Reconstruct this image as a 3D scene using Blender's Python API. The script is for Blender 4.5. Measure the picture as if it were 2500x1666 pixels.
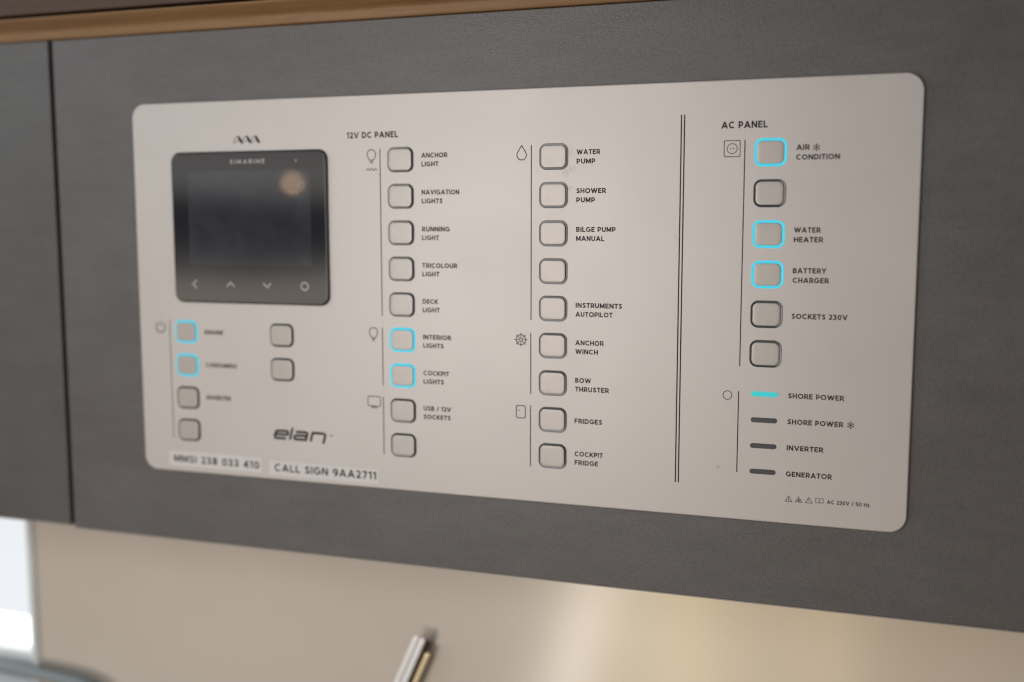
import bpy, bmesh, math, random
from mathutils import Matrix, Vector, Euler

random.seed(7)
SC = bpy.context.scene
for o in list(bpy.data.objects):
    bpy.data.objects.remove(o, do_unlink=True)

# ------------------------------------------------------------------ camera
# Units: metres. The panel front lies in the plane y = 0, x to the right, z up;
# helper P() takes millimetres on that plane and the height n above it (towards the viewer).
def P(x, z, n=0.0):
    return Vector((x * .001, -n * .001, z * .001))

cam = bpy.data.cameras.new("camera")
cam_ob = bpy.data.objects.new("camera", cam)
SC.collection.objects.link(cam_ob)
rot = Matrix(((0.9481748170603775, -0.03531770148143228, 0.31578026577762597),
              (0.3177490379730048, 0.10618762543997448, -0.9422100281097892),
              (-0.00025526407813668506, 0.9937186966971528, 0.11190659799476656)))
mw = rot.to_4x4()
mw.translation = Vector((.40138227, -.51629518, .14503339))
cam_ob.matrix_world = mw
cam.sensor_width = 36.0
cam.lens = 37.432
cam.clip_start = .01
cam.clip_end = 50
cam.dof.use_dof = True
cam.dof.focus_distance = .523
cam.dof.aperture_fstop = 2.75
cam.dof.aperture_blades = 0
SC.camera = cam_ob

# ------------------------------------------------------------------ surrounding light (the cabin behind the viewer)
world = bpy.data.worlds.new("World")
SC.world = world
world.use_nodes = True
wn, wl = world.node_tree.nodes, world.node_tree.links
wn.clear()
w_out = wn.new('ShaderNodeOutputWorld')
w_bg = wn.new('ShaderNodeBackground')
w_tc = wn.new('ShaderNodeTexCoord')
w_sep = wn.new('ShaderNodeSeparateXYZ')
w_ramp = wn.new('ShaderNodeValToRGB')
w_map = wn.new('ShaderNodeMapRange')
w_map.inputs['From Min'].default_value = -1
w_map.inputs['From Max'].default_value = 1
wl.new(w_tc.outputs['Generated'], w_sep.inputs[0])
w_noise = wn.new('ShaderNodeTexNoise')
w_noise.inputs['Scale'].default_value = 9
w_noise.inputs['Detail'].default_value = 2
wl.new(w_tc.outputs['Generated'], w_noise.inputs['Vector'])
w_add = wn.new('ShaderNodeMath'); w_add.operation = 'MULTIPLY_ADD'
w_add.inputs[1].default_value = .03
wl.new(w_noise.outputs['Fac'], w_add.inputs[0])
wl.new(w_sep.outputs['Z'], w_add.inputs[2])
wl.new(w_add.outputs[0], w_map.inputs[0])
wl.new(w_map.outputs[0], w_ramp.inputs[0])
el = w_ramp.color_ramp.elements
def stop(z, c):
    e = el.new((z + 1) / 2); e.color = (*c, 1)
el[0].position = 0;  el[0].color = (.12, .09, .075, 1)
el[1].position = 1;  el[1].color = (.15, .15, .16, 1)
stop(-.52, (.12, .09, .075))
stop(-.44, (.98, .90, .82))
stop(-.24, (.95, .86, .77))
stop(-.17, (.34, .27, .22))
stop(-.070, (2.1, 1.72, 1.42))
stop(-.045, (2.5, 2.2, 1.95))
stop(-.028, (.85, .80, .76))
stop(-.008, (.26, .26, .30))
stop(.026, (.17, .17, .20))
stop(.048, (1.42, 1.38, 1.35))
stop(.066, (1.36, 1.31, 1.27))
stop(.09, (1.0, .97, .94))
stop(.13, (.32, .34, .37))
stop(.30, (.22, .24, .27))
# the cabin is darker towards the right
w_side = wn.new('ShaderNodeMapRange')
w_side.inputs['From Min'].default_value = -.28; w_side.inputs['From Max'].default_value = .12
w_side.inputs['To Min'].default_value = 1.0; w_side.inputs['To Max'].default_value = .50
wl.new(w_sep.outputs['X'], w_side.inputs[0])
w_mul = wn.new('ShaderNodeVectorMath'); w_mul.operation = 'SCALE'
wl.new(w_ramp.outputs[0], w_mul.inputs[0]); wl.new(w_side.outputs[0], w_mul.inputs['Scale'])
wl.new(w_mul.outputs[0], w_bg.inputs['Color'])
w_bg.inputs['Strength'].default_value = .72
wl.new(w_bg.outputs[0], w_out.inputs[0])

SC.view_settings.view_transform = 'Standard'
SC.view_settings.look = 'None'
SC.view_settings.exposure = 0
SC.view_settings.gamma = 1
SC.cycles.pixel_filter_type = 'BLACKMAN_HARRIS'
SC.cycles.filter_width = 1.15

def area(name, loc, target, sx, sy, power, col, spread=180, roll=0):
    l = bpy.data.lights.new(name, 'AREA')
    l.shape = 'RECTANGLE'; l.size = sx; l.size_y = sy
    l.energy = power; l.color = col; l.spread = math.radians(spread)
    o = bpy.data.objects.new(name, l)
    SC.collection.objects.link(o)
    q = (Vector(target) - Vector(loc)).to_track_quat('-Z', 'Y')
    o.rotation_euler = (q.to_matrix() @ Matrix.Rotation(math.radians(roll), 3, 'Z')).to_euler()
    o.location = loc
    return o

# unseen lamps added to light the panel and boards and to reflect in the wall
area("front_key_lamp", (.075, -.53, .14), (.13, 0, .09), .34, .44, 1.80, (1, .965, .940))  # key lamp added in front of the panel for its brightness falloff
area("cool_fill_lamp", (-1.10, -.75, .55), (.02, 0, .15), .5, .4, 3.6, (.80, .93, 1))  # cool fill lamp added at the upper left
area("wall_streak_lamp", (-.105, -1.29, -.66), (.262, .06, -.09), .055, .9, .34, (.94, .96, 1), roll=-18)  # lamp added so its reflection makes the bright streak on the wall
area("wall_glow_lamp", (.0, -1.31, -.64), (.30, .06, -.09), .30, .5, .27, (.98, .88, .48))  # first of three lamps added for the warm glow beside the streak
area("wall_glow_lamp_far", (.22, -1.33, -.62), (.40, .06, -.09), .36, .5, .34, (1, .83, .46))
area("wall_glow_lamp_end", (.56, -1.35, -.62), (.46, .06, -.09), .46, .5, .26, (1, .81, .46))
cl = bpy.data.lights.new("cabin_lamp", 'POINT')
cl.energy = .155; cl.color = (1, .60, .34); cl.shadow_soft_size = .008
clo = bpy.data.objects.new("cabin_lamp", cl); clo.location = (-1.448, -2.683, .271)
SC.collection.objects.link(clo)

# ------------------------------------------------------------------ materials
def mat(name, base, rough=.5, metal=0.0, spec=.5, emit=None, estr=0.0):
    m = bpy.data.materials.new(name); m.use_nodes = True
    b = m.node_tree.nodes['Principled BSDF']
    b.inputs['Base Color'].default_value = (*base, 1)
    b.inputs['Roughness'].default_value = rough
    b.inputs['Metallic'].default_value = metal
    b.inputs['Specular IOR Level'].default_value = spec
    if emit:
        b.inputs['Emission Color'].default_value = (*emit, 1)
        b.inputs['Emission Strength'].default_value = estr
    return m
def nodes(m): return m.node_tree.nodes, m.node_tree.links, m.node_tree.nodes['Principled BSDF']
def tex_noise(m, scale, detail=3, rough=.5, vec_scale=None):
    n, l, b = nodes(m)
    tc = n.new('ShaderNodeTexCoord'); t = n.new('ShaderNodeTexNoise')
    t.inputs['Scale'].default_value = scale; t.inputs['Detail'].default_value = detail
    t.inputs['Roughness'].default_value = rough
    if vec_scale:
        mp = n.new('ShaderNodeMapping'); mp.inputs['Scale'].default_value = vec_scale
        l.new(tc.outputs['Object'], mp.inputs[0]); l.new(mp.outputs[0], t.inputs['Vector'])
    else:
        l.new(tc.outputs['Object'], t.inputs['Vector'])
    return t
def ramp(m, fac, c0, c1, p0=.3, p1=.7):
    n, l, b = nodes(m)
    r = n.new('ShaderNodeValToRGB')
    r.color_ramp.elements[0].position = p0; r.color_ramp.elements[0].color = (*c0, 1)
    r.color_ramp.elements[1].position = p1; r.color_ramp.elements[1].color = (*c1, 1)
    l.new(fac, r.inputs[0]); return r
def mixc(m, a, b_, fac=None, mode='MIX', f=.5):
    n, l, b = nodes(m)
    x = n.new('ShaderNodeMix'); x.data_type = 'RGBA'; x.blend_type = mode
    x.inputs['Factor'].default_value = f
    if fac is not None: l.new(fac, x.inputs['Factor'])
    l.new(a, x.inputs['A']); l.new(b_, x.inputs['B'])
    return x.outputs['Result']
def bump(m, h, strength, dist):
    n, l, b = nodes(m)
    x = n.new('ShaderNodeBump'); x.inputs['Strength'].default_value = strength
    x.inputs['Distance'].default_value = dist
    l.new(h, x.inputs['Height']); l.new(x.outputs[0], b.inputs['Normal'])

def laminate(name, c0, c1):
    m = mat(name, c0, .46, 0, .45)
    n, l, b = nodes(m)
    g = tex_noise(m, 1150, 2.5, .55)
    big = tex_noise(m, 17, 3, .6)
    r = ramp(m, big.outputs['Fac'], c0, c1, .35, .68)
    g2 = ramp(m, g.outputs['Fac'], (.86, .86, .86), (1.12, 1.12, 1.12), .35, .65)
    wipe = tex_noise(m, 22, 4, .6, (1, 1, 4.5))
    w2 = ramp(m, wipe.outputs['Fac'], (.93, .93, .935), (1.05, 1.05, 1.045), .35, .65)
    c_ = mixc(m, r.outputs[0], g2.outputs[0], None, 'MULTIPLY', 1.0)
    l.new(mixc(m, c_, w2.outputs[0], None, 'MULTIPLY', 1.0), b.inputs['Base Color'])
    rr = ramp(m, big.outputs['Fac'], (.40, .40, .40), (.52, .52, .52), .35, .7)
    l.new(rr.outputs[0], b.inputs['Roughness'])
    bump(m, g.outputs['Fac'], .6, .00024)
    return m
M_GREY = laminate('grey_laminate', (.096, .0885, .0865), (.110, .102, .100))
M_GREY2 = laminate('grey_door_laminate', (.080, .077, .076), (.096, .092, .090))

def plate_material():
    m = mat('champagne_lacquer', (.46, .42, .385), .42, .15, .5)
    n, l, b = nodes(m)
    g = tex_noise(m, 2600, 2, .6)
    big = tex_noise(m, 14, 3, .55)
    r = ramp(m, big.outputs['Fac'], (.500, .464, .440), (.528, .491, .466), .3, .7)
    g2 = ramp(m, g.outputs['Fac'], (.95, .95, .95), (1.05, 1.05, 1.05), .35, .65)
    col = mixc(m, r.outputs[0], g2.outputs[0], None, 'MULTIPLY', 1.0)
    # finger marks: small smudges where they are on the plate
    tc = n.new('ShaderNodeTexCoord')
    sm = tex_noise(m, 420, 4, .7)
    total = None
    for (x, z, rad, k) in SMUDGES:
        d = n.new('ShaderNodeVectorMath'); d.operation = 'DISTANCE'
        l.new(tc.outputs['Object'], d.inputs[0]); d.inputs[1].default_value = tuple(P(x, z, 0))
        mr = n.new('ShaderNodeMapRange')
        mr.inputs['From Min'].default_value = rad * .001; mr.inputs['From Max'].default_value = rad * .0003
        mr.inputs['To Max'].default_value = k
        l.new(d.outputs['Value'], mr.inputs[0])
        if total is None: total = mr.outputs[0]
        else:
            a = n.new('ShaderNodeMath'); a.operation = 'MAXIMUM'
            l.new(total, a.inputs[0]); l.new(mr.outputs[0], a.inputs[1]); total = a.outputs[0]
    thr = ramp(m, sm.outputs['Fac'], (0, 0, 0), (1, 1, 1), .44, .56)
    f = n.new('ShaderNodeMath'); f.operation = 'MULTIPLY'
    l.new(total, f.inputs[0]); l.new(thr.outputs[0], f.inputs[1])
    dirt = n.new('ShaderNodeRGB'); dirt.outputs[0].default_value = (.20, .15, .11, 1)
    l.new(mixc(m, col, dirt.outputs[0], f.outputs[0]), b.inputs['Base Color'])
    rr = ramp(m, big.outputs['Fac'], (.38, .38, .38), (.48, .48, .48), .3, .7)
    l.new(rr.outputs[0], b.inputs['Roughness'])
    bump(m, g.outputs['Fac'], .18, .00006)
    return m
SMUDGES = [(256.5, 168.6, 2.2, .75), (258.9, 178.9, 3.0, .2), (259.3, 160.9, 1.8, .6), (260, 171.0, 2.4, .35),
           (312.5, 137.2, 2.2, .3), (334.5, 25.2, 1.6, .4), (262, 133, 2.0, .08), (97, 196, 6, .04), (118, 199, 5, .03)]
M_PLATE = plate_material()
def cap_material():
    m = mat('champagne_button', (.42, .385, .345), .40, .25, .5)
    n, l, b = nodes(m)
    g = tex_noise(m, 2600, 2, .6); big = tex_noise(m, 210, 4, .7)
    big.noise_dimensions = '4D'
    oi = n.new('ShaderNodeObjectInfo'); mu = n.new('ShaderNodeMath'); mu.operation = 'MULTIPLY'; mu.inputs[1].default_value = 37
    l.new(oi.outputs['Random'], mu.inputs[0]); l.new(mu.outputs[0], big.inputs['W'])
    r = ramp(m, big.outputs['Fac'], (.398, .366, .338), (.420, .388, .360), .30, .52)
    g2 = ramp(m, g.outputs['Fac'], (.95, .95, .95), (1.05, 1.05, 1.05), .35, .65)
    l.new(mixc(m, r.outputs[0], g2.outputs[0], None, 'MULTIPLY', 1.0), b.inputs['Base Color'])
    bump(m, g.outputs['Fac'], .15, .00006)
    return m
M_CAP = cap_material()
M_RING = mat('smoked_light_guide', (.034, .039, .044), .18, 0, .6)
M_LIT = mat('cyan_lit_ring', (.004, .03, .04), .3, 0, .25, (.055, .60, .76), 1.0)
M_LED = mat('teal_lit_lens', (.005, .05, .05), .3, 0, .4, (.030, .60, .62), .85)
M_LENS = mat('smoked_lens', (.044, .044, .053), .3, 0, .5)
M_INK = mat('brown_black_ink', (.034, .026, .025), .6, 0, .2)
M_INK_PALE = mat('grey_green_ink', (.20, .19, .165), .6, 0, .2)
M_GLASS = mat('black_glass', (.008, .008, .009), .035, 0, .9)
M_SCREEN = mat('dark_lcd', (.02, .02, .025), .035, 0, .9)
_n, _l, _b = nodes(M_SCREEN)
_l.new(ramp(M_SCREEN, tex_noise(M_SCREEN, 38, 3, .6).outputs['Fac'], (.019, .020, .024), (.033, .035, .042), .45, .75).outputs[0], _b.inputs['Base Color'])
M_CASE = mat('black_plastic', (.02, .022, .022), .35, 0, .5)
M_DOT = mat('dim_status_dot', (.20, .20, .21), .5, 0, .3)
M_KEY = mat('dim_key_print', (.31, .29, .29), .6, 0, .3)
M_SILK = mat('silkscreen_grey', (.46, .43, .42), .6, 0, .3)
M_TAPE = mat('white_label_tape', (.60, .572, .558), .35, 0, .45)
M_TAPEINK = mat('black_tape_ink', (.009, .012, .011), .5, 0, .2)
M_DARK = mat('dark_gap', (.006, .007, .007), .8, 0, .1)
M_EDGE = mat('edge_banding', (.36, .33, .30), .5, 0, .4)

def wood(name, c0, c1, rough=.35):
    m = mat(name, c0, rough, 0, .4); n, l, b = nodes(m)
    g = tex_noise(m, 60, 6, .6, (.5, 6, 6))
    r = ramp(m, g.outputs['Fac'], c0, c1, .3, .7)
    l.new(r.outputs[0], b.inputs['Base Color'])
    bump(m, g.outputs['Fac'], .1, .0003)
    return m
M_OAK = wood('oiled_wood', (.185, .098, .040), (.24, .134, .058), .6)
M_DKWOOD = wood('brown_wood', (.060, .034, .019), (.074, .043, .025), .6)

def wall_material():
    m = mat('satin_champagne_wall', (.36, .315, .265), .165, .45, .5); n, l, b = nodes(m)
    big = tex_noise(m, 9, 2, .5)
    r = ramp(m, big.outputs['Fac'], (.585, .525, .465), (.62, .558, .497), .3, .7)
    l.new(r.outputs[0], b.inputs['Base Color'])
    g = tex_noise(m, 900, 2, .5)
    bump(m, g.outputs['Fac'], .05, .00005)
    return m
M_WALL = wall_material()
M_CHROME = mat('chrome', (.95, .95, .97), .30, .45, .6)
M_GLINT = mat('gold_glint', (.95, .80, .54), .26, .85, .5)  # gold colour stands for the warm highlight beside the tap
M_REFL_TUBE = mat('blue_grey_reflection', (.30, .34, .35), .5, .2, .3)  # colour of the window's reflection low on the wall
M_WHITE = mat('white_window_frame', (.74, .78, .78), .4, 0, .5)
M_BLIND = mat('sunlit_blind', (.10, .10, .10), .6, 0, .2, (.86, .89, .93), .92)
M_SKYPANE = mat('bright_pane', (.8, .8, .8), .2, 0, .4, (1, 1, 1), 1.6)
M_LEDGE = mat('pale_ledge', (.55, .62, .68), .4, 0, .4)

# ------------------------------------------------------------------ helpers
COL = SC.collection
def link(name, me, m, parent=None):
    o = bpy.data.objects.new(name, me)
    if m: me.materials.append(m)
    COL.objects.link(o)
    if parent: o.parent = parent
    return o
def empty(name, label, cat, group=None):
    o = bpy.data.objects.new(name, None); COL.objects.link(o)
    o.empty_display_size = .02
    o['label'] = label; o['category'] = cat
    if group: o['group'] = group
    return o
def tag(o, label, cat, group=None):
    o['label'] = label; o['category'] = cat
    if group: o['group'] = group
    return o

def rrect(cx, cz, w, h, r, seg=8):
    r = max(r, .01); pts = []
    for (sx, sz, a0) in ((1, 1, 0), (-1, 1, 90), (-1, -1, 180), (1, -1, 270)):
        ox, oz = cx + sx * (w / 2 - r), cz + sz * (h / 2 - r)
        for i in range(seg + 1):
            a = math.radians(a0 + 90 * i / seg)
            pts.append((ox + r * math.cos(a), oz + r * math.sin(a)))
    return pts
def loft(rings, cap_front=True, cap_back=False, smooth=False, closed_loop=False):
    """rings: lists of (x, z, n) with equal counts; bridged one to the next"""
    me = bpy.data.meshes.new('m'); bm = bmesh.new()
    R = [[bm.verts.new(P(*p)) for p in ring] for ring in rings]
    k = len(R[0]); L = len(R)
    for a in range(L if closed_loop else L - 1):
        r0, r1 = R[a], R[(a + 1) % L]
        for i in range(k):
            j = (i + 1) % k
            f = bm.faces.new((r0[i], r0[j], r1[j], r1[i])); f.smooth = smooth
    if cap_front: bm.faces.new(R[-1])
    if cap_back: bm.faces.new(list(reversed(R[0])))
    bmesh.ops.recalc_face_normals(bm, faces=bm.faces)
    bm.to_mesh(me); bm.free(); return me
def slab_rr(cx, cz, w, h, r, n0, n1, bev=.3, steps=3, cap_back=True, seg=8):
    rings = [[(x, z, n0) for x, z in rrect(cx, cz, w, h, r, seg)]]
    for i in range(steps + 1):
        a = math.radians(90 * i / steps)
        ins = bev * (1 - math.cos(a)); n = n1 - bev + bev * math.sin(a)
        rings.append([(x, z, n) for x, z in rrect(cx, cz, w - 2 * ins, h - 2 * ins, r - ins, seg)])
    return loft(rings, True, cap_back)

# ---- strokes: flat ribbons for the lettering, symbols and ruled lines
def clip_poly(poly, zmin, zmax):
    for lim, sgn in ((zmin, 1), (zmax, -1)):
        out = []
        for i in range(len(poly)):
            a, b = poly[i], poly[(i + 1) % len(poly)]
            da, db = (a[1] - lim) * sgn, (b[1] - lim) * sgn
            if da >= 0: out.append(a)
            if (da >= 0) != (db >= 0):
                t = da / (da - db); out.append((a[0] + (b[0] - a[0]) * t, a[1] + (b[1] - a[1]) * t))
        poly = out
        if len(poly) < 3: return []
    return poly
def stroke(pts, w, closed=False):
    """convex polygons covering a polyline of width w"""
    a = w / 2; n = len(pts); segs = n if closed else n - 1
    D = []
    for i in range(segs):
        p, q = pts[i], pts[(i + 1) % n]
        d = (q[0] - p[0], q[1] - p[1]); L = math.hypot(*d) or 1e-9
        D.append((d[0] / L, d[1] / L))
    polys = []
    ends = []
    for i in range(segs):
        d = D[i]; nr = (-d[1], d[0]); e = []
        for which in (0, 1):
            v = pts[(i + which) % n]
            j = (i - 1) if which == 0 else (i + 1)
            has = closed or (0 <= j < segs)
            off = (nr[0] * a, nr[1] * a)
            if has:
                d2 = D[j % segs]
                if d[0] * d2[0] + d[1] * d2[1] > -.25:
                    n2 = (-d2[1], d2[0]); m_ = (nr[0] + n2[0], nr[1] + n2[1])
                    mm = m_[0] ** 2 + m_[1] ** 2
                    s = 2 * a / mm; off = (m_[0] * s, m_[1] * s)
                elif which == 1:
                    n2 = (-d2[1], d2[0])
                    polys.append([(v[0], v[1]), (v[0] + nr[0] * a, v[1] + nr[1] * a), (v[0] + n2[0] * a, v[1] + n2[1] * a)])
                    polys.append([(v[0], v[1]), (v[0] - nr[0] * a, v[1] - nr[1] * a), (v[0] - n2[0] * a, v[1] - n2[1] * a)])
            e.append(((v[0] + off[0], v[1] + off[1]), (v[0] - off[0], v[1] - off[1])))
        polys.append([e[0][0], e[1][0], e[1][1], e[0][1]])
    return polys
def arc(cx, cy, rx, ry, a0, a1, n=12):
    return [(cx + rx * math.cos(math.radians(a0 + (a1 - a0) * i / n)), cy + ry * math.sin(math.radians(a0 + (a1 - a0) * i / n))) for i in range(n + 1)]
def spline(ps, n=5):
    out = []
    q = [ps[0]] + list(ps) + [ps[-1]]
    for i in range(1, len(q) - 2):
        p0, p1, p2, p3 = q[i - 1:i + 3]
        for k in range(n):
            t = k / n
            out.append(tuple(.5 * (2 * p1[c] + (p2[c] - p0[c]) * t + (2 * p0[c] - 5 * p1[c] + 4 * p2[c] - p3[c]) * t * t
                                   + (3 * p1[c] - p0[c] - 3 * p2[c] + p3[c]) * t ** 3) for c in (0, 1)))
    out.append(ps[-1]); return out

def glyph(ch, w):
    """(advance, [(points, closed)]) for a cap height of 1: a wide geometric sans"""
    a = w / 2; h = 1 - a; S = []
    def s(*p, c=False): S.append((list(p), c))
    def bow(x0, W, z0, z1):   # right-hand bowl from the stem
        r = (z1 - z0) / 2
        return [(x0, z1)] + arc(W - a - r * .95, (z0 + z1) / 2, r * .95, r, 90, -90, 10) + [(x0, z0)]
    if ch == 'A': W = .96; s((.06 - .02, -.1), (W / 2, .955), (W - .04, -.1)); s((.2, .30), (W - .2, .30))
    elif ch == 'B': W = .72; s((a, 0), (a, 1)); s(*bow(a, W - .05, .53, h)); s(*bow(a, W, a, .53))
    elif ch == 'C': W = .88; s(*arc(.5, .5, .5 - a, .5 - a, 48, 312, 20))
    elif ch == 'D': W = .84; s((a, 0), (a, 1)); s((a, h), (.36, h), *arc(.36, .5, W - .36 - a, .5 - a, 80, -80, 14), (.36, a), (a, a))
    elif ch == 'E': W = .66; s((W, h), (a, h), (a, a), (W, a)); s((a, .51), (W - .06, .51))
    elif ch == 'F': W = .65; s((W, h), (a, h), (a, 0)); s((a, .47), (W - .06, .47))
    elif ch == 'G': W = .95; s(*arc(.5, .5, .5 - a, .5 - a, 48, 318, 20), (W - a, .2), (W - a, .47), (.52, .47))
    elif ch == 'H': W = .80; s((a, 0), (a, 1)); s((W - a, 0), (W - a, 1)); s((a, .5), (W - a, .5))
    elif ch == 'I': W = w; s((a, 0), (a, 1))
    elif ch == 'K': W = .80; s((a, 0), (a, 1)); s((a, .28), (W - .03, 1.08)); s((.33, .54), (W + .02, -.08))
    elif ch == 'L': W = .62; s((a, 1), (a, a), (W, a))
    elif ch == 'M': W = .96; s((a, 0), (a, .97), (W / 2, .16), (W - a, .97), (W - a, 0))
    elif ch == 'N': W = .84; s((a, 0), (a, .96), (W - a, .04), (W - a, 1))
    elif ch == 'O': W = 1.02; s(*arc(W / 2, .5, W / 2 - a, .5 - a, 0, 360, 26)[:-1], c=True)
    elif ch == 'P': W = .70; s((a, 0), (a, 1)); s(*bow(a, W, .38, h))
    elif ch == 'R': W = .75; s((a, 0), (a, 1)); s(*bow(a, W - .02, .40, h)); s((.40, .40), (W + .03, -.1))
    elif ch == 'S': W = .68; s(*spline([(W - .07, .80), (W * .52, h), (a + .03, .74), (W * .5, .515), (W - a, .265), (W * .48, a), (.05, .20)], 6))
    elif ch == 'T': W = .70; s((0, h), (W, h)); s((W / 2, h), (W / 2, 0))
    elif ch == 'U': W = .80; s((a, 1), (a, .40), *arc(W / 2, .40, W / 2 - a, .40 - a, 180, 360, 14), (W - a, 1))
    elif ch == 'V': W = .92; s((.05, 1.1), (W / 2, .045), (W - .05, 1.1))
    elif ch == 'W': W = 1.30; s((.06, 1.1), (.37, .045), (W / 2, .93), (W - .37, .045), (W - .06, 1.1))
    elif ch == 'Y': W = .86; s((.04, 1.1), (W / 2, .42), (W - .04, 1.1)); s((W / 2, .45), (W / 2, 0))
    elif ch == 'z': W = .52; s((0, .70 - a), (W - .10, .70 - a), (.10, a), (W, a))
    elif ch == '0': W = .74; s(*arc(W / 2, .5, W / 2 - a, .5 - a, 0, 360, 22)[:-1], c=True)
    elif ch == '1': W = .42; s((W - a - .02, 0), (W - a - .02, 1)); s((.02, .80), (W - a - .02, .93))
    elif ch == '2': W = .66; s(*spline([(.05, .80), (W * .48, h), (W - a - .02, .70), (W * .66, .44), (.10, a)], 6), (W, a))
    elif ch == '3': W = .66; s(*spline([(.04, .86), (W * .45, h), (W - a - .04, .75), (W * .42, .53)], 6)); s(*spline([(W * .42, .53), (W - a, .28), (W * .45, a), (.03, .19)], 6))
    elif ch == '4': W = .74; s((W - .2, 0), (W - .2, .94), (.08, .27), (W, .27))
    elif ch == '5': W = .68; s((W - .06, h), (.13, h), (.10, .55), *arc(W / 2 - .02, .325, W / 2 - a + .02, .325 - a, 115, -140, 12))
    elif ch == '7': W = .66; s((0, h), (W - .08, h), (.20, -.05))
    elif ch == '8': W = .70; s(*arc(W / 2, .745, W / 2 - a - .03, .255 - a, 0, 360, 16)[:-1], c=True); s(*arc(W / 2, .275, W / 2 - a, .275 - a, 0, 360, 16)[:-1], c=True)
    elif ch == '9': W = .72; s(*arc(W / 2, .66, W / 2 - a, .34 - a, 0, 360, 18)[:-1], c=True); s(*arc(W / 2, .55, W / 2 - a, .55 - a, 0, -115, 10))
    elif ch == '6': W = .72; s(*arc(W / 2, .34, W / 2 - a, .34 - a, 0, 360, 18)[:-1], c=True)
    elif ch == '/': W = .46; s((.02, -.1), (W - .02, 1.1))
    else: W = .30
    return W, S

class Ink:
    """collects flat printed shapes, each stroke a few microns above the one before"""
    def __init__(self, n=.04): self.f = []; self.n = n; self.k = 0
    def add(self, polys):
        self.k += 1
        for p in polys:
            if len(p) >= 3: self.f.append((p, self.n + .003 * (self.k % 12)))
    def line(self, pts, w, closed=False): self.add(stroke(pts, w, closed))
    def text(self, txt, x0, x1, base, cap, w=.22, gap=.14, base1=None):
        adv = [glyph(c, w)[0] for c in txt]
        nat = sum(adv) + gap * (len(txt) - 1)
        sx = (x1 - x0) / (nat * cap); x = 0.0
        for c, A in zip(txt, adv):
            W, S = glyph(c, w)
            for pts, closed in S:
                polys = [clip_poly(p, 0, 1) for p in stroke(pts, w, closed)]
                out = []
                for p in polys:
                    out.append([(x0 + (x + u) * cap * sx, base + v * cap) for u, v in p])
                self.add(out)
            x += A + gap
    def build(self, name, m, parent=None):
        me = bpy.data.meshes.new(name); vs = []; fs = []
        for p, n in self.f:
            area2 = sum(p[i][0] * p[(i + 1) % len(p)][1] - p[(i + 1) % len(p)][0] * p[i][1] for i in range(len(p)))
            if area2 < 0: p = p[::-1]
            b = len(vs); vs += [tuple(P(x, z, n)) for x, z in p]; fs.append(tuple(range(b, b + len(p))))
        me.from_pydata(vs, [], fs); me.update()
        return link(name, me, m, parent)

def box_mesh(x0, x1, z0, z1, n0, n1, bev=0.0, seg=2):
    me = bpy.data.meshes.new('b'); bm = bmesh.new()
    v = [bm.verts.new(P(x, z, n)) for x in (x0, x1) for z in (z0, z1) for n in (n0, n1)]
    for q in ((0, 1, 3, 2), (4, 6, 7, 5), (0, 4, 5, 1), (2, 3, 7, 6), (0, 2, 6, 4), (1, 5, 7, 3)):
        bm.faces.new([v[i] for i in q])
    bmesh.ops.recalc_face_normals(bm, faces=bm.faces)
    if bev: bmesh.ops.bevel(bm, geom=bm.edges[:], offset=bev * .001, segments=seg, affect='EDGES', profile=.5)
    bm.to_mesh(me); bm.free(); return me
def tube_mesh(pts, rad, seg=14):
    """pts: (x, z, n) path in mm"""
    V = [P(*p) for p in pts]; me = bpy.data.meshes.new('t'); bm = bmesh.new(); R = []
    for i, p in enumerate(V):
        t = (V[min(i + 1, len(V) - 1)] - V[max(i - 1, 0)]).normalized()
        u = t.cross(Vector((0, 1, 0))).normalized(); w = t.cross(u).normalized()
        R.append([bm.verts.new(p + (u * math.cos(2 * math.pi * k / seg) + w * math.sin(2 * math.pi * k / seg)) * rad * .001) for k in range(seg)])
    for a, b in zip(R, R[1:]):
        for k in range(seg):
            f = bm.faces.new((a[k], a[(k + 1) % seg], b[(k + 1) % seg], b[k])); f.smooth = True
    bm.faces.new(R[0]); bm.faces.new(R[-1])
    bmesh.ops.recalc_face_normals(bm, faces=bm.faces)
    bm.to_mesh(me); bm.free(); return me

# ================================================================== the setting: wall under the locker
WN = -60.0                                # wall face
wall_me = box_mesh(-141.5, 900, -700, -20, WN - 30, WN)
wall = link('wall', wall_me, M_WALL); wall['kind'] = 'structure'

# ================================================================== locker fronts
fb = empty('fascia_board', 'wide dark grey laminate board that carries the beige switch panel', 'fascia board')
link('board', box_mesh(-55.3, 900, -41.8, 249.6, -20, -2, .5, 3), M_GREY, fb)
link('edge_strip', box_mesh(-54.8, 900, -42.9, -41.9, -19.5, -3.4, .3, 2), M_EDGE, fb)
ld = empty('cabinet_front', 'dark grey laminate cabinet front left of the black gap', 'cabinet front')
link('board', box_mesh(-600, -58.5, -40.3, 249.8, -20, -2, .5, 3), M_GREY2, ld)
link('edge_strip', box_mesh(-600, -59.0, -41.4, -40.4, -19.5, -3.4, .3, 2), M_EDGE, ld)
link('gap_shade', box_mesh(-58.49, -55.31, -40.0, 249.4, -19, -9), M_DARK, ld)  # near-black strip standing for the shade inside the gap
cs = tag(link('locker_carcass', box_mesh(-600, 900, -38, 262, WN + 6, -20.3), M_DARK),
         'black locker interior showing in the gap between the two grey boards', 'locker')

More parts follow.
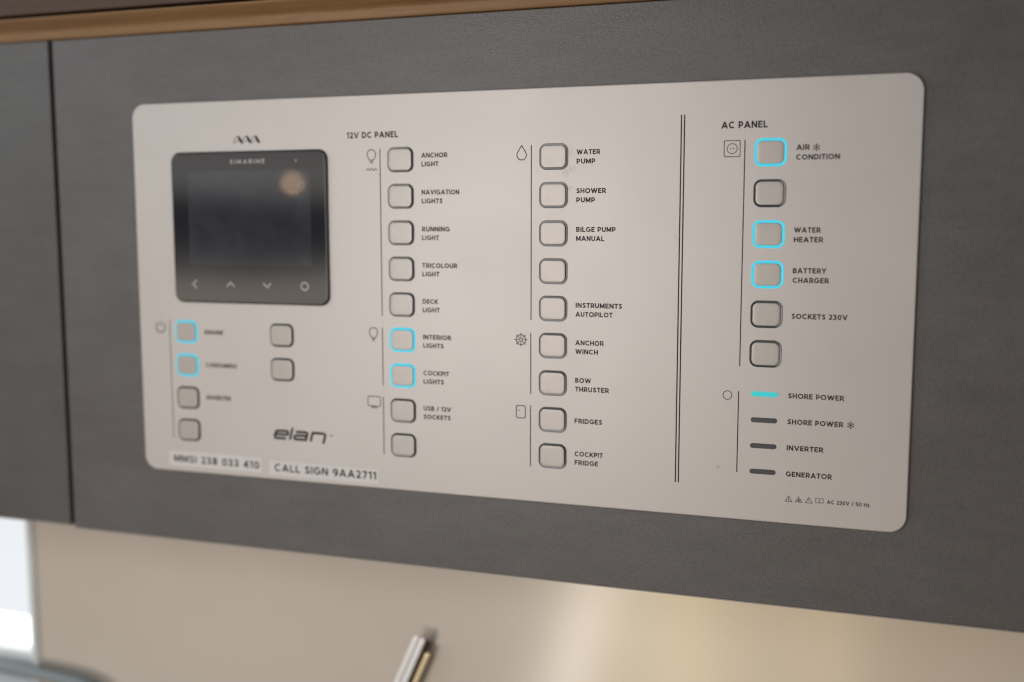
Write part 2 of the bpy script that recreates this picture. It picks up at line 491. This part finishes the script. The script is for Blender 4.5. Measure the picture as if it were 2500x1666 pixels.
# wood above: a rounded moulding, and a brown board above it
prof = [(-18, 250.2), (-2.3, 250.2), (-1.7, 250.7), (-1.5, 252.0), (-1.5, 254.6), (-.8, 255.5), (1.6, 256.8), (5.0, 258.6), (7.6, 260.2), (8.2, 261.0), (7.6, 261.4), (-18, 262.4)]
me = bpy.data.meshes.new('moulding')
vs = [tuple(P(x, z, n)) for x in (-700, 900) for n, z in prof]; k = len(prof)
fs = [(i, (i + 1) % k, k + (i + 1) % k, k + i) for i in range(k)] + [tuple(range(k))[::-1], tuple(range(k, 2 * k))]
me.from_pydata(vs, [], fs); me.update()
for p in me.polygons: p.use_smooth = len(p.vertices) == 4
wm = tag(link('wooden_moulding', me, M_OAK), 'honey coloured rounded wooden moulding along the top of the grey boards', 'moulding')
tag(link('wooden_board', box_mesh(-700, 900, 263.8, 420, -30, 5.5, .6, 2), M_DKWOOD),
    'dull brown wooden board above the honey coloured moulding', 'board')

# ================================================================== switch panel
cp = empty('switch_panel', 'beige rounded boat switch panel with three columns of push buttons and captions', 'switch panel')
link('faceplate', slab_rr(211, 105.5, 422, 211, 8.2, -1.98, 0, .7, 4, seg=12), M_PLATE, cp)

def ring_mesh(w, h, r, k=1.0):
    prof = [(0, 0.005), (.03, .12), (.12, .17), (.25, .14), (.55, .08), (.95, .05), (1.2, .03)]
    return loft([[(x, z, n) for x, z in rrect(0, 0, w - 2 * i * k, h - 2 * i * k, r - i * k, 8)] for i, n in prof], False, False, True)
def cap_mesh(e):
    return loft([[(x, z, n) for x, z in rrect(0, 0, 12.75 - 2 * (i + e), 10.85 - 2 * (i + e), 2.6 - i - e, 8)] for i, n in
                 ((0, .02), (0, .68), (.06, .78), (.18, .84), (.32, .865), (1.0, .885), (1.6, .895), (2.2, .90))], True, True, True)
proto = {}
def button(x, z, lit=False):
    b = proto.get(lit)
    if b is None:
        cap = link('push_button', cap_mesh(.2 if lit else 0.0), M_CAP, cp)
        rm = ring_mesh(15.0, 13.1, 3.7, 1.22 if lit else 1.0)
        rg = link('light_ring', rm, M_LIT if lit else M_RING, cap)
        if lit: cap['label'] = 'push button with its surround glowing cyan'
        proto[lit] = (cap, rg)
    else:
        cap = b[0].copy(); COL.objects.link(cap); cap.parent = cp
        rg = b[1].copy(); COL.objects.link(rg); rg.parent = cap
    cap.location = P(x, z, 0)
ROWS = [177.0, 158.0, 138.9, 119.9, 101.0, 82.1, 62.9, 43.9, 25.0]
DC1, DC2, AC = 166.8, 250.3, 355.8
for i, z in enumerate(ROWS): button(DC1, z, i in (5, 6))
for z in ROWS: button(DC2, z)
for i, z in enumerate(ROWS[:6]): button(AC, z, i in (0, 2, 3))
for i, z in enumerate(ROWS[5:]): button(31.5, z, i < 2)
for z in ROWS[5:7]: button(93.7, z)

LED_ME = slab_rr(0, 0, 12.4, 2.4, 1.19, .01, .25, .12, 2, True)
for i, z in enumerate((62.55, 49.9, 37.3, 24.7)):
    me = LED_ME.copy()
    o = link('indicator_light', me, M_LED if i == 0 else M_LENS, cp); o.location = P(355.9, z, 0)
    if i == 0: o['label'] = 'indicator bar lit teal'

def caption(lines, name='caption'):
    k = Ink()
    for ln in lines: k.text(*ln)
    return k.build(name, M_INK, cp)
C = 2.50
caption([('12V DC PANEL', 135.9, 165.6, 188.6, 3.2)], 'heading')
caption([('AC PANEL', 332.8, 354.1, 188.4, 3.25)], 'heading')
X1, X2, X3 = 178.7, 262.1, 367.4
def two(x, r, a, wa, b, wb):
    caption([(a, x, x + wa, ROWS[r] + .75, C), (b, x, x + wb, ROWS[r] - 3.75, C)])
two(X1, 0, 'ANCHOR', 14.5, 'LIGHT', 9.6); two(X1, 1, 'NAVIGATION', 21.0, 'LIGHTS', 11.7)
two(X1, 2, 'RUNNING', 15.6, 'LIGHT', 9.6); two(X1, 3, 'TRICOLOUR', 19.6, 'LIGHT', 9.6)
two(X1, 4, 'DECK', 8.7, 'LIGHT', 9.6); two(X1, 5, 'INTERIOR', 15.9, 'LIGHTS', 11.7)
two(X1, 6, 'COCKPIT', 14.7, 'LIGHTS', 11.7); two(X1, 7, 'USB / 12V', 15.7, 'SOCKETS', 15.4)
two(X2, 0, 'WATER', 11.9, 'PUMP', 9.5); two(X2, 1, 'SHOWER', 15.0, 'PUMP', 9.5)
two(X2, 2, 'BILGE PUMP', 20.1, 'MANUAL', 14.4); two(X2, 4, 'INSTRUMENTS', 23.8, 'AUTOPILOT', 19.0)
two(X2, 5, 'ANCHOR', 14.6, 'WINCH', 11.7); two(X2, 6, 'BOW', 8.2, 'THRUSTER', 17.5)
caption([('FRIDGES', 261.9, 276.3, 42.8, C)]); two(X2, 8, 'COCKPIT', 14.7, 'FRIDGE', 12.3)
two(X3, 0, 'AIR', 5.9, 'CONDITION', 19.4); two(X3, 2, 'WATER', 11.9, 'HEATER', 13.2)
two(X3, 3, 'BATTERY', 15.1, 'CHARGER', 16.3); caption([('SOCKETS 230V', X3, 392.6, 99.2, C)])
caption([('SHORE POWER', 366.9, 392.3, 61.2, C)]); caption([('SHORE POWER', 366.9, 392.3, 48.7, C)])
caption([('INVERTER', 366.9, 383.7, 36.0, C)]); caption([('GENERATOR', 366.9, 388.0, 23.3, C)])
caption([('AC 230V / 50 Hz', 386.2, 405.4, 11.4, 1.95, .19)])
caption([('ENGINE', 43.7, 56.0, 81.0, C)]); caption([('CONSUMERS', 43.7, 64.4, 62.2, C)]); caption([('INVERTER', 43.7, 59.8, 43.4, C)])

# ruled lines beside the button groups
def rule(x, z0, z1, w=.5):
    k = Ink(); k.line([(x, z0), (x, z1)], w); k.build('ruled_line', M_INK, cp)
for x, z0, z1 in ((155.1, 182.9, 94.8), (155.1, 88.3, 57.0), (155.1, 50.8, 19.2), (238.6, 183, 94.8), (238.5, 88.2, 56.7), (238.4, 50.7, 18.7),
                  (343.9, 182.9, 75.6), (343.7, 63.6, 23.7), (20.4, 88.5, 19.6)):
    rule(x, z0, z1, .50 if x > 30 else .46)
rule(313.8, 16.3, 195.5, .62); rule(315.3, 16.3, 195.5, .62)

# printed symbols
def icon(fn, name='symbol', m=None):
    k = Ink(); fn(k); return k.build(name, m or M_INK, cp)
SW = .46
def bulb(cx, ztop):
    def f(k):
        k.line(arc(cx, ztop - 2.75, 2.45, 2.55, -28, 208, 20) + [(cx - 1.15, ztop - 5.7), (cx + 1.15, ztop - 5.7)], SW, True)
        k.line([(cx - .95, ztop - 6.5), (cx + .95, ztop - 6.5)], .4); k.line([(cx - .75, ztop - 7.2), (cx + .75, ztop - 7.2)], .4)
    return f
icon(bulb(150.1, 182.7)); icon(bulb(149.8, 88.4))
def waves(k):
    for i in range(3):
        x = 146.9 + i * 2.15
        k.line([(x, 171.5), (x + .75, 172.5), (x + 1.35, 172.7), (x + 1.6, 172.0), (x + 2.15, 171.6)], .38)
icon(waves)
def tv(k):
    k.line(rrect(149.6, 48.1, 7.4, 5.3, .8, 4), SW, True); k.line([(147.8, 44.7), (151.5, 44.7)], .55)
icon(tv)
def drop(k):
    r = 2.5; c = (233.5, 178.1)
    k.line(arc(c[0], c[1], r, r, 155, 385, 20) + [(233.5, 182.8)], SW, True)
icon(drop)
def wheel(k):
    c = (233.2, 84.6)
    k.line(arc(c[0], c[1], 2.6, 2.6, 0, 360, 28)[:-1], .42, True); k.line(arc(c[0], c[1], .75, .75, 0, 360, 14)[:-1], .32, True)
    for i in range(8):
        a = math.radians(45 * i); k.line([(c[0] + .8 * math.cos(a), c[1] + .8 * math.sin(a)), (c[0] + 3.6 * math.cos(a), c[1] + 3.6 * math.sin(a))], .36)
icon(wheel)
def fridge(k):
    k.line(rrect(233.15, 47.1, 4.9, 6.4, .7, 4), SW, True); k.line([(231.4, 47.8), (232.9, 47.8)], .32)
icon(fridge)
def socket(k):
    k.line(rrect(338.0, 179.0, 7.4, 7.5, .5, 3), .36, True); k.line(arc(338, 179, 2.35, 2.35, 0, 360, 28)[:-1], .34, True)
    for x in (337.25, 338.75): k.add([arc(x, 179.05, .33, .33, 0, 360, 10)[:-1]])
icon(socket)
icon(lambda k: k.line(arc(338.4, 61.3, 2.1, 2.1, 0, 360, 28)[:-1], .36, True))
def power(k):
    k.line(arc(14.2, 84.2, 3.0, 3.0, 122, 418, 28), .62); k.line([(14.2, 84.9), (14.2, 88.0)], .6)
icon(power)
def snow(cx, cz, r):
    def f(k):
        for i in range(6):
            a = math.radians(60 * i + 30); e = (math.cos(a), math.sin(a))
            k.line([(cx, cz), (cx + e[0] * r, cz + e[1] * r)], .30)
            for s in (-50, 50):
                b = a + math.radians(s); p = (cx + e[0] * r * .55, cz + e[1] * r * .55)
                k.line([p, (p[0] + math.cos(b) * r * .36, p[1] + math.sin(b) * r * .36)], .24)
    return f
icon(snow(376.4, 178.8, 1.75)); icon(snow(395.7, 49.9, 1.75))
def tri(cx, kind):
    def f(k):
        k.line([(cx - 1.6, 11.1), (cx + 1.6, 11.1), (cx, 13.8)], .26, True)
        if kind == 0: k.line([(cx + .15, 13.0), (cx - .25, 12.1), (cx + .2, 12.1), (cx - .1, 11.3)], .24)
        elif kind == 1: k.add([[(cx - .5, 11.4), (cx + .5, 11.4), (cx + .45, 12.0), (cx, 12.9), (cx - .45, 12.0)]])
        else: k.line([(cx, 12.9), (cx, 12.0)], .24); k.line([(cx, 11.75), (cx, 11.45)], .24)
    return f
for cx, kd in ((368.5, 0), (373.2, 1), (377.9, 2)): icon(tri(cx, kd), 'warning_symbol')
def book(k):
    for s in (-1, 1):
        k.line([(382.75, 11.4), (382.75 + s * .5, 11.6), (382.75 + s * 1.7, 11.6), (382.75 + s * 1.7, 13.7), (382.75 + s * .5, 13.7), (382.75, 13.4)], .24)
    k.line([(382.75, 11.4), (382.75, 13.4)], .22)
icon(book)
# three-sail mark over the display
def sails(k):
    for cx in (70.6, 76.0, 81.4):
        k.add([[(cx - 1.9, 191.5), (cx - .5, 191.6), (cx + 1.6, 188.6), (cx + 1.5, 187.0), (cx - .4, 188.4)]])
        k.line([(cx - 1.9, 191.5), (cx - 3.6, 190.0), (cx - 4.2, 187.4)], .34)
        k.line([(cx - 4.2, 187.4), (cx - 2.4, 188.8), (cx - .9, 189.2)], .28)
icon(sails, 'emblem')
# slanted lower-case maker lettering
def maker(k):
    x0, z0, X, S = 86.3, 23.4, 1.0, .28
    def sh(pts): return [(x0 + u + v * S, z0 + v) for u, v in pts]
    w = 1.45; xh = 5.3
    k.line(sh([(1.0, 2.75), (8.4, 2.75), (8.9, 3.4), (8.5, 4.5), (7.6, xh - .5), (2.4, xh - .5), (1.1, 4.4), (.7, 1.6), (1.6, .55), (8.3, .55)]), w)
    k.line(sh([(10.9, 0), (10.9, 6.9)]), 1.4)
    k.line(sh([(13.6, xh - .5), (19.9, xh - .5), (20.9, 4.2), (20.9, .55), (14.2, .55), (13.3, 1.2), (13.3, 2.1), (14.0, 2.75), (20.6, 2.75)]), w)
    k.line(sh([(24.0, -.1), (24.0, xh - .5), (31.0, xh - .5), (32.1, 4.0), (32.1, -.9)]), w)
    k.text('TM', 122.0, 124.2, 27.0, .85, .2)
icon(maker, 'maker_lettering')

# ================================================================== display
mo = empty('battery_monitor', 'black glass square battery display set in the beige panel at upper left', 'display')
GN = 2.0
link('housing', slab_rr(75.1, 141.25, 98.4, 84.2, 5.4, .01, 1.25, .4, 2, seg=10), M_CASE, mo)
gl = link('glass_front', slab_rr(75.1, 141.25, 97.2, 83.0, 5.0, 1.26, GN, .45, 4, seg=10), M_GLASS, mo)
link('screen', slab_rr(75.8, 146.5, 77.4, 52.0, .6, GN + .005, GN + .03, .01, 1, False, 2), M_SCREEN, mo)
k = Ink(GN + .05); k.text('SIMARINE', 64.9, 86.9, 176.4, 2.35, .17, .40); k.build('lettering', M_SILK, mo)
k = Ink(GN + .05); k.add([arc(106.0, 177.6, .75, .75, 0, 360, 14)[:-1]]); k.build('status_light', M_DOT, mo)
def key(pts, w=.95, closed=False):
    k = Ink(GN + .05); k.line(pts, w, closed); k.build('touch_key', M_KEY, mo)
key([(41.0, 112.0), (38.6, 109.7), (41.0, 107.3)], 1.1); key([(60.6, 108.7), (63.1, 111.0), (65.6, 108.7)], 1.1); key([(84.0, 111.0), (86.5, 108.7), (89.0, 111.0)], 1.1)
key(arc(109.8, 109.7, 2.1, 2.1, 0, 360, 24)[:-1], 1.1, True)

# ================================================================== sticky labels
def sticker(label, quad, txt, x0, x1, b0, cap, ang):
    t = empty('sticky_label', label, 'sticker', 'printed tape labels on the panel')
    cx = sum(p[0] for p in quad) / 4; cz = sum(p[1] for p in quad) / 4
    w = (quad[1][0] - quad[0][0]); h = quad[0][1] - quad[3][1]
    tp = link('tape', slab_rr(0, 0, w, h, .5, .01, .10, .03, 1, True, 3), M_TAPE, t)
    k = Ink(.13); k.text(txt, x0 - cx, x1 - cx, b0 - cz, cap, .19, .19); k.build('lettering', M_TAPEINK, t)
    t.location = P(cx, cz, 0); t.rotation_euler = (0, math.radians(-ang), 0)
sticker('white tape label printed MMSI 238 033 410', [(17.2, 12.0), (78.6, 11.2), (78.3, 3.4), (17.0, 3.4)], 'MMSI 238 033 410', 20.3, 77.1, 5.4, 4.3, -.3)
sticker('white tape label printed CALL SIGN 9AA2711', [(83.5, 10.7), (151.8, 10.5), (151.5, 2.1), (83.4, 2.6)], 'CALL SIGN 9AA2711', 87.0, 150.2, 4.75, 4.35, -.1)

# ================================================================== below the locker, left: window and a tube for its reflection
wi = empty('window', 'bright white window at lower left below the grey cabinet front', 'window')
link('frame', box_mesh(-147, -141.6, -260, -38.5, WN - 8, WN + 3, 2.2, 4), M_WHITE, wi)
link('blind', box_mesh(-420, -147.3, -133.5, -39, WN - 12, WN - 6, .3, 1), M_BLIND, wi)
link('pane', box_mesh(-420, -147.3, -156.5, -134.2, WN - 16, WN - 9, .3, 1), M_SKYPANE, wi)
link('sill', box_mesh(-420, -147.3, -164.5, -157.0, WN - 10, WN + 1, 1.5, 3), M_WHITE, wi)
link('ledge', box_mesh(-420, -147.3, -300, -166.5, WN - 12, WN - 2, 1.0, 2), M_LEDGE, wi)
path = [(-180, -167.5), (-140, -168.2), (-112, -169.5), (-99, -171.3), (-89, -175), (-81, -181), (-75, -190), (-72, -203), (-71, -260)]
tag(link('reflection_tube', tube_mesh([(x, z, WN + 6) for x, z in spline(path, 6)], 4.6), M_REFL_TUBE),  # tube modelled in place of the window bottom's reflection
    'blue grey bent tube shaped as the window reflection at the bottom edge', 'reflection_tube')

# ================================================================== tap in front of the wall
tp = empty('tap', 'slim chrome tap leaning to the right in front of the beige wall', 'tap')
def bar(name, m, base, top, w, d, bev):
    me = box_mesh(-w / 2, w / 2, 0, 1, -d / 2, d / 2)
    b = P(*base); t = P(*top); L = (t - b).length
    for v in me.vertices: v.co.z *= L * 1000
    bm = bmesh.new(); bm.from_mesh(me)
    bmesh.ops.bevel(bm, geom=bm.edges[:], offset=bev * .001, segments=3, affect='EDGES', profile=.5)
    for f in bm.faces: f.smooth = False
    bm.to_mesh(me); bm.free()
    o = link(name, me, m, tp); o.location = b
    q = Vector((0, 0, 1)).rotation_difference((t - b).normalized()); o.rotation_euler = q.to_euler(); return o
TN = -50
M_TAPREFL = mat('tap_dark_reflection', (.10, .06, .04), .35, .6, .5)  # dark brown stands for the tap's reflection in the wall
bar('dark_reflection_bar', M_TAPREFL, (109, -215, TN - 3.4), (156.3, -106.0, TN - 3.4), 5.6, 4, 2.0)  # bar added as the dark reflection behind the spout
bar('spout', M_CHROME, (102, -215, TN), (151.2, -103.2, TN), 3.3, 2.6, .6)
bar('spout', M_CHROME, (106.5, -216, TN + .3), (155.4, -104.2, TN + .3), 3.7, 2.6, .7)
bar('warm_glint_bar', M_GLINT, (113.5, -215, TN - 2.4), (157.6, -113.5, TN - 2.4), 3.8, 3.2, 1.2)  # bar added as the warm reflection beside the spout
